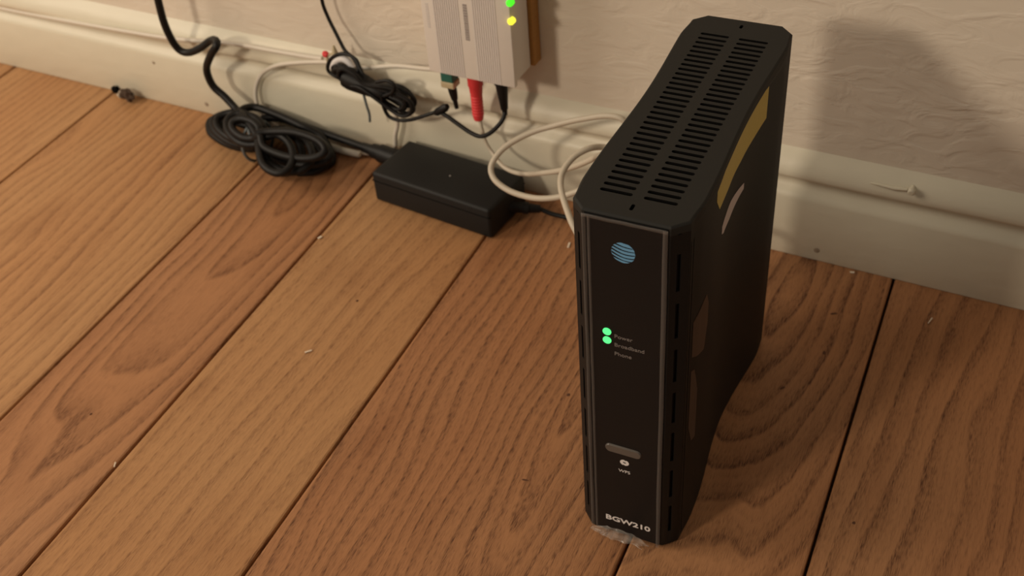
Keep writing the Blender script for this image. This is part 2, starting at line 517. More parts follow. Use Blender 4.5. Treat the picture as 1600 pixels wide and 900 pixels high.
BUNDLE = [(-0.4973,-0.01,0.0746),(-0.5123,-0.01,0.0863),(-0.5218,-0.01,0.0898),(-0.5276,-0.01,0.0873),(-0.5269,-0.01,0.0813),(-0.5163,-0.011,0.0779),(-0.4992,-0.012,0.0713),(-0.4808,-0.01,0.0681),(-0.4699,-0.01,0.0641),(-0.4629,-0.01,0.0671),(-0.4638,-0.01,0.0741),(-0.4749,-0.011,0.08),(-0.4974,-0.0122,0.078),(-0.5076,-0.0122,0.0865),(-0.5171,-0.0122,0.09),(-0.5229,-0.0122,0.0873),(-0.5222,-0.0122,0.0813),(-0.5117,-0.0132,0.0779),(-0.4993,-0.0142,0.0747),(-0.4753,-0.0122,0.0628),(-0.4643,-0.0122,0.0588),(-0.4569,-0.0122,0.0625),(-0.4573,-0.0122,0.0702),(-0.4685,-0.0132,0.0761),(-0.4983,-0.0144,0.078),(-0.5124,-0.0144,0.0875),(-0.5218,-0.0144,0.0911),(-0.5271,-0.0144,0.0891),(-0.5259,-0.0144,0.0838),(-0.5154,-0.0154,0.0804),(-0.5001,-0.0164,0.0747),(-0.4738,-0.0144,0.0716),(-0.4629,-0.0144,0.0677),(-0.4552,-0.0144,0.0719),(-0.4553,-0.0144,0.08),(-0.4663,-0.0154,0.0858),(-0.4944,-0.0166,0.0821),(-0.5076,-0.0166,0.0902),(-0.517,-0.0166,0.0937),(-0.5228,-0.0166,0.091),(-0.5222,-0.0166,0.0849),(-0.5118,-0.0176,0.0815),(-0.4962,-0.0186,0.0788),(-0.469,-0.0166,0.0737),(-0.4582,-0.0166,0.0697),(-0.4515,-0.0166,0.0725),(-0.4524,-0.0166,0.0793),(-0.4634,-0.0176,0.0851),(-0.4902,-0.0188,0.0847),(-0.5082,-0.0188,0.0881),(-0.5175,-0.0188,0.0917),(-0.5225,-0.0188,0.0902),(-0.5209,-0.0188,0.0854),(-0.5105,-0.0198,0.082),(-0.492,-0.0208,0.0815),(-0.477,-0.0188,0.07),(-0.4662,-0.0188,0.0659),(-0.4595,-0.0188,0.0686),(-0.4606,-0.0188,0.0752),(-0.4717,-0.0198,0.081),(-0.4925,-0.021,0.0838),(-0.503,-0.021,0.091),(-0.5123,-0.021,0.0946),(-0.5172,-0.021,0.0931),(-0.5156,-0.021,0.0885),(-0.5052,-0.022,0.0851),(-0.4943,-0.023,0.0806),(-0.4779,-0.021,0.0711),(-0.4669,-0.021,0.0673),(-0.4588,-0.021,0.0722),(-0.4582,-0.021,0.0812),(-0.4692,-0.022,0.087),(-0.4915,-0.0232,0.0861),(-0.4991,-0.0232,0.0931),(-0.5084,-0.0232,0.0965),(-0.5147,-0.0232,0.0931),(-0.5147,-0.0232,0.0863),(-0.5043,-0.0242,0.0829),(-0.4933,-0.0252,0.0828),(-0.4708,-0.0232,0.0676),(-0.4598,-0.0232,0.0639),(-0.4515,-0.0232,0.0692),(-0.4506,-0.0232,0.0786),(-0.4616,-0.0242,0.0844)]
LOOPTOP = [(-0.5055,-0.016,0.0813),(-0.5216,-0.012,0.0781),(-0.5343,-0.01,0.0803),(-0.5357,-0.01,0.086),(-0.5309,-0.01,0.094),(-0.5224,-0.01,0.0998),(-0.5141,-0.01,0.1014),(-0.5047,-0.012,0.0997),(-0.4996,-0.015,0.0937),(-0.4935,-0.018,0.0873)]
SMALLLOOP = [(-0.4795,-0.024,0.0913),(-0.4689,-0.024,0.0946),(-0.4629,-0.024,0.0919),(-0.4658,-0.024,0.0849),(-0.4743,-0.024,0.0796)]
LOWLOOP = [(-0.4768,-0.024,0.0791),(-0.4776,-0.022,0.0671),(-0.474,-0.022,0.0595),(-0.4646,-0.022,0.058),(-0.4534,-0.022,0.0611),(-0.4421,-0.022,0.0667),(-0.4322,-0.02,0.0713),(-0.4248,-0.02,0.0747)]
WRAP = [(-0.5085,-0.018,0.0848),(-0.479,-0.018,0.0733)]
JOINT = [(-0.431,-0.02,0.0709),(-0.4247,-0.02,0.0753),(-0.419,-0.02,0.08)]
THIN_OUT = [(-0.4261,-0.02,0.0732),(-0.4173,-0.022,0.0712),(-0.4064,-0.024,0.0673),(-0.3971,-0.026,0.0648),(-0.3876,-0.028,0.0647),(-0.3795,-0.028,0.069),(-0.3728,-0.026,0.0757),(-0.369,-0.023,0.0816),(-0.3685,-0.02,0.0856)]
TAIL = [(-0.5,-0.016,0.0712),(-0.4973,-0.018,0.0621),(-0.4961,-0.018,0.0545),(-0.4968,-0.018,0.0469)]
BLACKPLUG = [(-0.3697,-0.019,0.0836),(-0.3706,-0.017,0.0924),(-0.3717,-0.015,0.1043)]
GREENPLUG = [(-0.4161,-0.015,0.0748),(-0.4165,-0.015,0.0869),(-0.4171,-0.015,0.0958),(-0.4172,-0.015,0.1048)]
REDPLUG = [(-0.3944,-0.016,0.0716),(-0.3947,-0.016,0.0865),(-0.3944,-0.016,0.1062)]
GREY = [(-0.3936,-0.016,0.0741),(-0.3913,-0.018,0.0642),(-0.3878,-0.02,0.0544),(-0.3812,-0.022,0.0465),(-0.3695,-0.03,0.0438),(-0.3576,-0.035,0.0441),(-0.3428,-0.04,0.0489),(-0.3255,-0.045,0.0579),(-0.3087,-0.05,0.0678),(-0.2913,-0.055,0.0806),(-0.2745,-0.06,0.0951),(-0.2544,-0.062,0.1129),(-0.2391,-0.06,0.124)]
ETH = [(-0.2507,-0.03,0.0975),(-0.2628,-0.03,0.1048),(-0.271,-0.03,0.1093),(-0.2823,-0.03,0.1083),(-0.2972,-0.03,0.1027),(-0.3121,-0.031,0.0967),(-0.3243,-0.033,0.0913),(-0.3344,-0.036,0.0874),(-0.3449,-0.042,0.0825),(-0.354,-0.05,0.0769),(-0.359,-0.058,0.0705),(-0.3596,-0.064,0.0646),(-0.3531,-0.07,0.0604),(-0.3407,-0.074,0.0577),(-0.3272,-0.076,0.0576),(-0.3138,-0.077,0.0596),(-0.2993,-0.076,0.064),(-0.2856,-0.075,0.0715),(-0.268,-0.07,0.0811),(-0.2482,-0.06,0.0878),(-0.2286,-0.05,0.0905)]
ETH2 = [(-0.2427,-0.05,0.096),(-0.2573,-0.055,0.1009),(-0.2705,-0.06,0.1036),(-0.2766,-0.07,0.1074),(-0.2826,-0.078,0.1057),(-0.2858,-0.086,0.1027),(-0.2865,-0.094,0.0993),(-0.2839,-0.102,0.0969),(-0.2789,-0.11,0.0941),(-0.2707,-0.12,0.0901),(-0.2617,-0.13,0.0871),(-0.2491,-0.14,0.0822),(-0.2357,-0.14,0.0728),(-0.226,-0.12,0.0659)]
WHITE1 = [(-0.985,0.006,0.0578),(-0.9329,0.006,0.0579),(-0.8786,0.004,0.0624),(-0.8187,0.002,0.0668),(-0.764,0.002,0.069),(-0.7104,0.002,0.0745),(-0.6523,-0.0,0.0815),(-0.6273,0.0,0.0832),(-0.5937,0.0,0.0841),(-0.5628,0.0,0.0853),(-0.5465,-0.002,0.0866)]
WHITE2 = [(-0.4475,-0.005,0.0993),(-0.4738,-0.004,0.0957),(-0.5052,-0.004,0.0877),(-0.5249,-0.004,0.0878),(-0.5475,-0.004,0.0845),(-0.5754,-0.003,0.0778),(-0.5968,-0.003,0.0705),(-0.6129,-0.003,0.0597),(-0.623,-0.004,0.0442),(-0.6243,-0.006,0.0283),(-0.6185,-0.008,0.0183),(-0.606,-0.0035,0.003),(-0.5743,-0.0097,0.003),(-0.5495,-0.0097,0.003),(-0.532,-0.0081,0.003),(-0.5184,-0.007,0.003),(-0.5095,0.0005,0.003),(-0.49,-0.008,0.0197),(-0.4813,-0.007,0.0313),(-0.4778,-0.007,0.0422),(-0.4783,-0.007,0.0507),(-0.4799,-0.008,0.0601)]
WIRECONN = [(-0.5277,-0.006,0.0925),(-0.5291,-0.006,0.1039),(-0.5397,-0.006,0.0948),(-0.5353,-0.006,0.0886)]
WHITETAG = [(-0.5322,-0.012,0.0843),(-0.5256,-0.012,0.0927),(-0.5146,-0.012,0.0983),(-0.5092,-0.012,0.0948)]
SCREW = [(-0.7987,-0.003,0.0036)]
CLUMP = [(-0.7767,-0.004,0.0075)]
NAIL = [(-0.0716,0.003,0.081)]
HOLE = [(-0.1289,0.0,0.0097),(-0.6903,0.0,0.0102),(-0.7414,0.0,0.0431)]
CRUMBS = [(-0.4822,-0.3657,0.0),(-0.4249,-0.2284,0.0),(-0.0397,-0.0345,0.0),(-0.3042,-0.052,0.0),(-0.6249,-0.1277,0.0),(-0.49,-0.1164,0.0),(-0.1008,-0.0028,0.0)]
DENTS = [(-0.1129,-0.1344,0.0),(-0.0971,-0.092,0.0),(-0.1014,-0.0515,0.0),(-0.2395,-0.1949,0.0),(-0.4221,-0.1688,0.0),(-0.5289,-0.337,0.0),(-0.044,-0.2235,0.0),(-0.2342,-0.2712,0.0)]
DENT_LIST = [(-0.1129, -0.1344, 0.0022, 0.0009, 0.9), (-0.0971, -0.092, 0.001, 0.0018, 0.3), (-0.1014, -0.0515, 0.003, 0.0009, 0.5), (-0.2395, -0.1949, 0.001, 0.0016, 0), (-0.4221, -0.1688, 0.0008, 0.0012, 0), (-0.5289, -0.337, 0.0007, 0.0011, 0), (-0.044, -0.2235, 0.001, 0.001, 0), (-0.2342, -0.2712, 0.0024, 0.0006, 0.2)]

for (x, z, r_) in ((-0.1289, 0.0097, 0.0022), (-0.6903, 0.0102, 0.0022), (-0.7414, 0.0431, 0.0016)):
    bm = bmesh.new()
    profile_rod(bm, (x, 0.001, z), (x, -0.0004, z), [(0, r_), (0.8, r_), (1, r_ * 0.7)], 10)
    obj('nail_hole', bm, M_HOLE_SHADE, base)

# ---------------------------------------------------------------- the upright gateway box
GW, GD, GH = 0.0576, 0.1938, 0.235
gate = thing('network_gateway', 'upright black network box with two green lights and slotted top on the wood floor', 'router', (-0.1607, -0.2856, 0), 0.0369)


def half_w(v, waist, mx):
    """half width of the box at depth v"""
    c = 0.0072
    if v < c:
        base_ = 0.0216 + v
    elif v > GD - c:
        base_ = 0.0216 + (GD - v)
    else:
        k = min((v - c) / 0.018, 1, (GD - c - v) / 0.018)
        base_ = 0.0288 + (mx - 0.0288) * (0.5 - 0.5 * math.cos(math.pi * k))
    q = abs(v - 0.108) / 0.078
    if q < 1:
        base_ -= waist * (0.5 + 0.5 * math.cos(math.pi * q))
    return base_


def outline(waist, mx, inset=0.0, channel=False):
    vs_ = []
    c = 0.0072
    vv = [c + (GD - 2 * c) * i / 44 for i in range(45)]
    right = []
    if channel:   # a channel runs down the front chamfer
        n = Vector((1, -1)).normalized()
        a, b_ = Vector((0.0216, 0)), Vector((0.0288, c))
        for t, dp in ((0, 0), (0.34, 0), (0.34, 0.0022), (0.54, 0.0022), (0.54, 0), (1, 0)):
            q = a.lerp(b_, t) - n * dp
            right.append((q.x, q.y))
        right += [(half_w(v, waist, mx), v) for v in vv[1:]]
    else:
        right.append((0.0216, 0))
        right += [(half_w(v, waist, mx), v) for v in vv]
    right.append((0.0216, GD))
    pts = right + [(-x, y) for x, y in reversed(right)]
    if inset:
        out = []
        n_ = len(pts)
        for i in range(n_):
            p0, p1, p2 = Vector(pts[i - 1]), Vector(pts[i]), Vector(pts[(i + 1) % n_])
            t1, t2 = (p1 - p0).normalized(), (p2 - p1).normalized()
            n1, n2 = Vector((-t1.y, t1.x)), Vector((-t2.y, t2.x))
            nn = (n1 + n2).normalized()
            out.append(tuple(p1 + nn * inset / max(nn.dot(n1), 0.5)))
        pts = out
    return pts


def loft(bm, layers, cap_bottom=True, cap_top=True):
    rings = [[bm.verts.new((x, y, z)) for x, y in pts] for pts, z in layers]
    n_ = len(rings[0])
    for a, b_ in zip(rings, rings[1:]):
        for k in range(n_):
            bm.faces.new((a[k], a[(k + 1) % n_], b_[(k + 1) % n_], b_[k]))
    if cap_bottom:
        bm.faces.new(list(reversed(rings[0])))
    if cap_top:
        bm.faces.new(rings[-1])
    return rings


W1, X1 = 0.0060, 0.0300     # shell
W2, X2 = 0.0024, 0.0304     # rim under the top
bm = bmesh.new()
loft(bm, [(outline(W1, X1, 0.0012, True), 0.0008), (outline(W1, X1, 0, True), 0.0024), (outline(W1, X1, 0, True), 0.12), (outline(W1, X1, 0, True), 0.2235),
          (outline((W1 + W2) / 2, X1, 0, True), 0.2262), (outline(W2, X1, 0, True), 0.2285), (outline(W2, X1, 0, True), 0.2300)])
body = obj('shell', bm, M_BLACK, gate, smooth=True)
# bars that break the chamfer channels into upright slots
nrm = Vector((1, -1, 0)).normalized()
for s in (1, -1):
    zs = [0.0024] + sum([[z0, z0 + 0.0225] for z0 in (0.0137, 0.0440, 0.0743, 0.1046, 0.1349, 0.1652, 0.1955)], []) + [0.2295]
    for i in range(0, len(zs), 2):
        z0, z1 = zs[i], zs[i + 1]
        a, b_ = Vector((0.0216, 0, 0)), Vector((0.0288, 0.0072, 0))
        p0, p1 = a.lerp(b_, 0.34), a.lerp(b_, 0.54)
        bm = bmesh.new()
        ring = []
        for z in (z0, z1):
            ring.append([bm.verts.new((s * q.x, q.y, z)) for q in (p0, p1, p1 - nrm * 0.0022, p0 - nrm * 0.0022)])
        for k in range(4):
            bm.faces.new((ring[0][k], ring[0][(k + 1) % 4], ring[1][(k + 1) % 4], ring[1][k]))
        bm.faces.new(ring[0])
        bm.faces.new(ring[1])
        obj('slot_bar', bm, M_BLACK, body)

# top plate with two columns of real slots
bm = bmesh.new()
o0 = outline(W2, X2, 0.0)
oi = outline(W2, X2, 0.0011)
ZT = GH
r_ = loft(bm, [(o0, 0.2300), (o0, ZT - 0.0010), ([(a[0] * .45 + b_[0] * .55, a[1] * .45 + b_[1] * .55) for a, b_ in zip(o0, oi)], ZT - 0.0003), (oi, ZT)], True, False)
holes = []


def slot(u0, u1, v0, v1):
    rr = min(u1 - u0, v1 - v0) * 0.45
    pts = []
    for cx, cy, a0 in ((u1 - rr, v0 + rr, -90), (u1 - rr, v1 - rr, 0), (u0 + rr, v1 - rr, 90), (u0 + rr, v0 + rr, 180)):
        for k in (0, 45, 90):
            a = math.radians(a0 + k)
            pts.append((cx + rr * math.cos(a), cy + rr * math.sin(a)))
    return pts


for i in range(32):
    v = 0.0172 + 0.00499 * i
    holes.append(slot(-0.0191, -0.0029, v - 0.00115, v + 0.00115))
    holes.append(slot(0.0026, 0.0190, v - 0.00115, v + 0.00115))
holes.append(slot(-0.0008, 0.0010, 0.0060, 0.0108))
holes.append(slot(-0.0008, 0.0010, 0.1835, 0.1875))
polys = [[Vector((x, y, 0)) for x, y in oi]] + [[Vector((x, y, 0)) for x, y in h] for h in holes]
tris = tessellate_polygon(polys)
allv = list(r_[-1])
for h in holes:
    top = [bm.verts.new((x, y, ZT)) for x, y in h]
    bot = [bm.verts.new((x, y, ZT - 0.0042)) for x, y in h]
    allv += top
    n_ = len(top)
    for k in range(n_):
        f = bm.faces.new((top[k], top[(k + 1) % n_], bot[(k + 1) % n_], bot[k]))
        f.material_index = 1
    f = bm.faces.new(bot)
    f.material_index = 1
for t in tris:
    try:
        bm.faces.new([allv[k] for k in t])
    except ValueError:
        pass
plate = obj('slotted_top', bm, M_PLATE, gate)
plate.data.materials.append(M_SLOT)

# glossy front panel
bm = bmesh.new()
box(bm, -0.0204, 0.0204, -0.0010, 0.0004, 0.0030, 0.2335, 0.0004, 2)
front = obj('front_panel', bm, M_GLOSS, gate)
FR = (math.radians(90), 0, 0)
FV = -0.00105


def disc(u, z, r, m, name, parent, v=FV, thick=0.0004, n=20, sz=1.0):
    bm = bmesh.new()
    a = [bm.verts.new((u + r * math.cos(2 * math.pi * k / n), v - thick, z + r * sz * math.sin(2 * math.pi * k / n))) for k in range(n)]
    b_ = [bm.verts.new((q.co.x, v + 0.0002, q.co.z)) for q in a]
    bm.faces.new(a)
    bm.faces.new(b_)
    for k in range(n):
        bm.faces.new((a[k], a[(k + 1) % n], b_[(k + 1) % n], b_[k]))
    return obj(name, bm, m, parent)


disc(-0.0096, 0.1624, 0.00225, M_GREEN, 'indicator_light', gate)
disc(-0.0096, 0.1566, 0.00225, M_GREEN, 'indicator_light', gate)
for t, z in (('Power', 0.1603), ('Broadband', 0.1545), ('Phone', 0.1484)):
    lettering('light_caption', t, 0.00345, M_GREYPRINT, gate, (-0.0059, FV, z), FR, stretch=1.06)
lettering('model_lettering', 'BGW210', 0.0056, M_WHITEPRINT, gate, (-0.0126, FV, 0.0146), FR, stretch=1.27, offset=0.00013)
lettering('button_caption', 'WPS', 0.0031, M_WHITEPRINT, gate, (-0.0042, FV, 0.0592), FR, stretch=1.1)

# striped globe emblem
bm = bmesh.new()
R0, uc, zc = 0.0060, -0.0009, 0.2150
for b_i, (lo, hi, cv) in enumerate(((0.70, 1.0, 0.10), (0.36, 0.62, 0.16), (0.02, 0.27, 0.2), (-0.32, -0.08, 0.22), (-0.64, -0.42, 0.2), (-0.95, -0.74, 0.14))):
    up_, dn_ = [], []
    for k in range(25):
        x = -1 + 2 * k / 24
        zz = math.sqrt(max(0, 1 - x * x))
        slope = -0.14 * x
        bend = -cv * (1 - x * x)
        # bands thin out to the left like the curve of a ball
        thin = 1.0 if b_i else 1.0
        h_ = hi + bend * 1.0 + slope + cv * 0.6
        l_ = lo + bend * 1.0 + slope + cv * 0.6 + 0.10 * max(0, -x) * thin
        h_ = min(max(h_, -zz), zz)
        l_ = min(max(l_, -zz), zz)
        up_.append((x, h_))
        dn_.append((x, l_))
    for k in range(24):
        if up_[k][1] - dn_[k][1] < 0.01 and up_[k + 1][1] - dn_[k + 1][1] < 0.01:
            continue
        q = [dn_[k], dn_[k + 1], up_[k + 1], up_[k]]
        a = [bm.verts.new((uc + x * R0, FV - 0.00008, zc + z * R0)) for x, z in q]
        bm.faces.new(a)
obj('globe_emblem', bm, M_BLUE, gate)

# oblong button, arrows sign
bm = bmesh.new()
n_ = 32
ring0, ring1, ring2 = [], [], []
for k in range(n_):
    a = 2 * math.pi * k / n_
    cx = 0.0074 if math.cos(a) > 0 else -0.0074
    for rg, rr, vv in ((ring0, 0.0030, FV + 0.0003), (ring1, 0.0030, FV - 0.0003), (ring2, 0.0025, FV - 0.0009)):
        rg.append(bm.verts.new((-0.0013 + cx + rr * math.cos(a), vv, 0.0764 + rr * math.sin(a))))
for a_, b_ in ((ring0, ring1), (ring1, ring2)):
    for k in range(n_):
        bm.faces.new((a_[k], a_[(k + 1) % n_], b_[(k + 1) % n_], b_[k]))
bm.faces.new(ring2)
obj('oblong_button', bm, M_BUTTON, gate, smooth=True)
bm = bmesh.new()
for s in (1, -1):     # two curved arrows chasing round a disc
    def pt(rr, deg):
        t = math.radians(deg)
        return bm.verts.new((-0.0007 + s * rr * math.cos(t), FV - 0.0001, 0.0668 + s * 0.88 * rr * math.sin(t)))
    for k in range(10):
        a0, a1 = 100 + 15 * k, 115 + 15 * k
        th = 0.0008 if k < 8 else 0.0005
        bm.faces.new((pt(0.0026, a0), pt(0.0026, a1), pt(th, a1), pt(th, a0)))
    bm.faces.new((pt(0.0027, 101), pt(0.0002, 120), pt(0.0020, 68)))
obj('arrows_sign', bm, M_WHITEPRINT, gate)

# clear protective film over the front with pale edges, torn and crumpled at the foot
bm = bmesh.new()


def grid(bm, f, nu, nv):
    g = [[bm.verts.new(f(i / nu, j / nv)) for i in range(nu + 1)] for j in range(nv + 1)]
    for j in range(nv):
        for i in range(nu):
            bm.faces.new((g[j][i], g[j][i + 1], g[j + 1][i + 1], g[j + 1][i]))


random.seed(5)
grid(bm, lambda a, b_: (-0.0206 + 0.0416 * a, -0.0022 + 0.00025 * noise.noise(Vector((a * 3, b_ * 9, 1))), 0.0035 + 0.2310 * b_), 10, 40)
film = obj('protective_film', bm, M_FILM, gate, smooth=True)


def strip(x0, x1, z0, z1, bulge, name='film_edge', m=M_FILMEDGE, n=30):
    bm = bmesh.new()
    vert = (z1 - z0) > (x1 - x0)

    def f(a, b_):
        if vert:
            u, w = x0 + (x1 - x0) * a, z0 + (z1 - z0) * b_
            k = a
            u += 0.00035 * noise.noise(Vector((k * 2, b_ * 7, x0 * 900)))
        else:
            u, w = x0 + (x1 - x0) * b_, z0 + (z1 - z0) * a
            k = a
            w += 0.00030 * noise.noise(Vector((k * 2, b_ * 5, 7)))
        return (u, -0.0026 - bulge * math.sin(math.pi * k), w)
    grid(bm, f, 4, n)
    return obj(name, bm, m, film, smooth=True)


strip(-0.0207, -0.0188, 0.004, 0.2345, 0.0006)
strip(-0.0180, -0.0166, 0.006, 0.2335, 0.0003)
strip(0.0186, 0.0211, 0.003, 0.2345, 0.0006)
strip(-0.0207, 0.0211, 0.2325, 0.2346, 0.0006)
bm = bmesh.new()


def tear(a, b_):
    u = -0.0215 + 0.036 * a
    h = 0.0065 * math.sin(math.pi * min(1, a * 1.02)) ** 0.6 + 0.0008
    nz = noise.noise(Vector((a * 9, b_ * 3, 2)))
    z = 0.0010 + h * (1 - b_) + 0.0005 * nz
    out = 0.0026 + 0.0030 * b_ * math.sin(math.pi * a) ** 0.7 + 0.0014 * nz
    return (u, -out, max(z, 0.0006))


grid(bm, tear, 36, 8)
obj('film_tear', bm, M_FILMTEAR, film)
bm = bmesh.new()
for (u, z, a) in ((-0.0128, 0.0055, 30), (-0.0118, 0.0040, 60), (0.0085, 0.0028, -40), (0.0105, 0.0016, -20)):
    c_, s_ = math.cos(math.radians(a)), math.sin(math.radians(a))
    q = [(-.0014, -.0003), (.0014, -.0002), (.0012, .0004), (-.0010, .0005)]
    bm.faces.new([bm.verts.new((u + x * c_ - y * s_, -0.0062 - 0.4 * y, z + x * s_ + y * c_)) for x, y in q])
obj('film_glint', bm, M_WHITEPRINT, film)  # white slivers painted as glints on the crumpled film


# stickers wrapped on the hollow right side
def side_patch(name, poly_fn, v0, v1, m, n=24, off=0.00018):
    bm = bmesh.new()
    rows = []
    for i in range(n + 1):
        v = v0 + (v1 - v0) * i / n
        lo, hi = poly_fn(v)
        u = half_w(v, W1, X1)
        rows.append([bm.verts.new((u + d_, v, z)) for z in (lo, hi) for d_ in (off,)])
    for a_, b_ in zip(rows, rows[1:]):
        bm.faces.new((a_[0], b_[0], b_[1], a_[1]))
    return obj(name, bm, m, gate)


def lerp_tab(tab):
    def f(v):
        for (a, b_) in zip(tab, tab[1:]):
            if a[0] <= v <= b_[0]:
                t = (v - a[0]) / (b_[0] - a[0])
                return (a[1] + (b_[1] - a[1]) * t, a[2] + (b_[2] - a[2]) * t)
        return tab[-1][1:]
    return f


side_patch('yellow_sticker', lerp_tab([(0.0455, 0.2190, 0.2250), (0.0540, 0.2085, 0.2250), (0.081, 0.2018, 0.2250), (0.108, 0.1995, 0.2250), (0.1290, 0.2014, 0.2250), (0.1470, 0.2040, 0.2250)]), 0.0455, 0.147, M_YELLOW)
side_patch('pale_sticker', lerp_tab([(0.0665, 0.1830, 0.1880), (0.0729, 0.1790, 0.1880), (0.0900, 0.1752, 0.1865), (0.1190, 0.1750, 0.1790)]), 0.0665, 0.119, M_PALE)
side_patch('glimmer_label', lerp_tab([(0.0153, 0.1425, 0.1665), (0.0230, 0.1370, 0.1680), (0.0350, 0.1310, 0.1695), (0.0397, 0.1460, 0.1600)]), 0.0153, 0.0397, M_LABEL)
side_patch('glimmer_label', lerp_tab([(0.0153, 0.090, 0.1326), (0.0200, 0.075, 0.1300), (0.0262, 0.0730, 0.1100)]), 0.0153, 0.0262, M_LABEL)
# fine upright ribs behind the front corner of the side
for k in range(2):
    v = 0.0088 + 0.0034 * k
    bm = bmesh.new()
    u = half_w(v, W1, X1)
    box(bm, u - 0.0006, u + 0.0002, v - 0.0006, v + 0.0006, 0.006, 0.222)
    obj('side_rib', bm, M_BLACK, body)

# ---------------------------------------------------------------- power brick
brick = thing('power_adapter', 'black rectangular power brick on the floor against the skirting', 'adapter', (-0.4160, -0.0375, 0), -0.095)
bm = bmesh.new()
box(bm, -0.0565, 0.0565, -0.0255, 0.0265, 0.0006, 0.0285, 0.0028, 3)
obj('casing', bm, M_BRICK, brick, smooth=True)
bm = bmesh.new()
box(bm, -0.0562, 0.0562, -0.02575, 0.0262, 0.0205, 0.0211)
obj('seam', bm, M_SLOT, brick)
bm = bmesh.new()
profile_rod(bm, (0.004, -0.001, 0.0283), (0.004, -0.001, 0.0289), [(0, 0.0011), (1, 0.0007)], 10)
obj('scuff', bm, M_GREYPRINT, brick)


def to_local(o, pts):
    bpy.context.view_layer.update()
    inv = o.matrix_world.inverted()
    return [inv @ Vector(p) for p in pts]


outp = [(-0.3670, -0.0400, 0.012), (-0.3560, -0.0340, 0.011), (-0.3431, -0.0276, 0.008), (-0.3311, -0.0252, 0.004), (-0.3162, -0.0240, 0.003), (-0.2930, -0.0270, 0.003), (-0.2500, -0.0420, 0.003), (-0.2050, -0.0600, 0.006), (-0.1850, -0.0750, 0.018), (-0.1800, -0.0915, 0.022)]
cord('output_cord', to_local(brick, outp), 0.0019, M_CORD, brick)
bm = bmesh.new()
lp = to_local(brick, [(-0.3700, -0.0410, 0.0125), (-0.3400, -0.0270, 0.0075)])
profile_rod(bm, lp[0], lp[1], [(0, 0.0055), (0.35, 0.0052), (0.36, 0.0045), (0.6, 0.0043), (0.61, 0.0050), (0.72, 0.0050), (0.73, 0.0040), (1, 0.0030)])
obj('strain_relief', bm, M_CORD, brick, smooth=True)

# ---------------------------------------------------------------- mains cord with its coil
mains = thing('power_cable', 'thick black power cord hanging down and coiled on the floor beside the power brick', 'cord', (-0.60, -0.04, 0))
R_ = 0.0033


def wcord(name, pts, r, m, parent, per=8, sides=10):
    return cord(name, to_local(parent, pts), r, m, parent, per, sides)


wcord('hanging_cord', MAINS[:14] + [(-0.6322, -0.0242, 0.0320)] + MAINS[15:], R_, M_CORD, mains)
COIL2 = [(x, min(y, -0.0130), max(z, 0.0036)) for x, y, z in COIL]
wcord('coiled_cord', COIL2, R_, M_CORD, mains, per=6)
wcord('trailing_cord', [(x, min(y, -0.0085), z) for x, y, z in MAINS_OUT], R_, M_CORD, mains)
wcord('outer_turn', [(x, min(y, -0.0130), z) for x, y, z in MAINS_OUT2], R_, M_CORD, mains)
bm = bmesh.new()
pl = to_local(mains, [(-0.5120, -0.0135, 0.0155), (-0.4700, -0.0185, 0.0150)])
profile_rod(bm, pl[0], pl[1], [(0, 0.0040), (0.25, 0.0048), (0.26, 0.0062), (0.45, 0.0066), (0.46, 0.0078), (0.98, 0.0080), (1, 0.0070)])
obj('plug', bm, M_CORD, mains, smooth=True)
bm = bmesh.new()
tc_ = to_local(mains, [(-0.6025, -0.0395, 0.016)])[0]
pts = [tc_ + Vector((0.35 * 0.011 * math.cos(a), 0.016 * math.cos(a), 0.0185 * math.sin(a))) for a in [2 * math.pi * k / 24 for k in range(24)]]
tube(bm, pts, 0.0014, 8, closed=True)
tube(bm, [tc_ + Vector((0.001, -0.006, 0.018)), tc_ + Vector((0.004, -0.012, 0.019)), tc_ + Vector((0.007, -0.015, 0.015))], 0.0012, 8)
obj('twist_tie', bm, M_TIE, mains, smooth=True)

# ---------------------------------------------------------------- wall box with lights
ont = thing('network_terminal', 'white ribbed wall box with green and yellow lights above the plugs', 'modem', (-0.3888, 0.0, 0.1155))
X0, X1_, YF = -0.0362, 0.0362, -0.030
bm = bmesh.new()
box(bm, X0 + 0.0012, X1_ - 0.0012, YF + 0.004, -0.0002, 0.0018, 0.165, 0.002, 2)
obj('casing', bm, M_ONT, ont, smooth=True)
bm = bmesh.new()
box(bm, X0, X1_, YF, YF + 0.0045, 0.0, 0.166, 0.0010, 2)
cover = obj('front_cover', bm, M_ONT, ont, smooth=True)
for (a, b_) in ((-0.0262, -0.0048), (0.0058, 0.0252)):
    bm = bmesh.new()
    k = 0
    n_ = int((b_ - a) / 0.00165)
    for i in range(n_):
        x = a + (b_ - a) * (i + 0.5) / n_
        box(bm, x - 0.00055, x + 0.00055, YF - 0.0003, YF + 0.001, 0.0006, 0.164)
    p_ = obj('rib_band', bm, M_ONTRIB, cover)
    p_['kind'] = 'stuff'
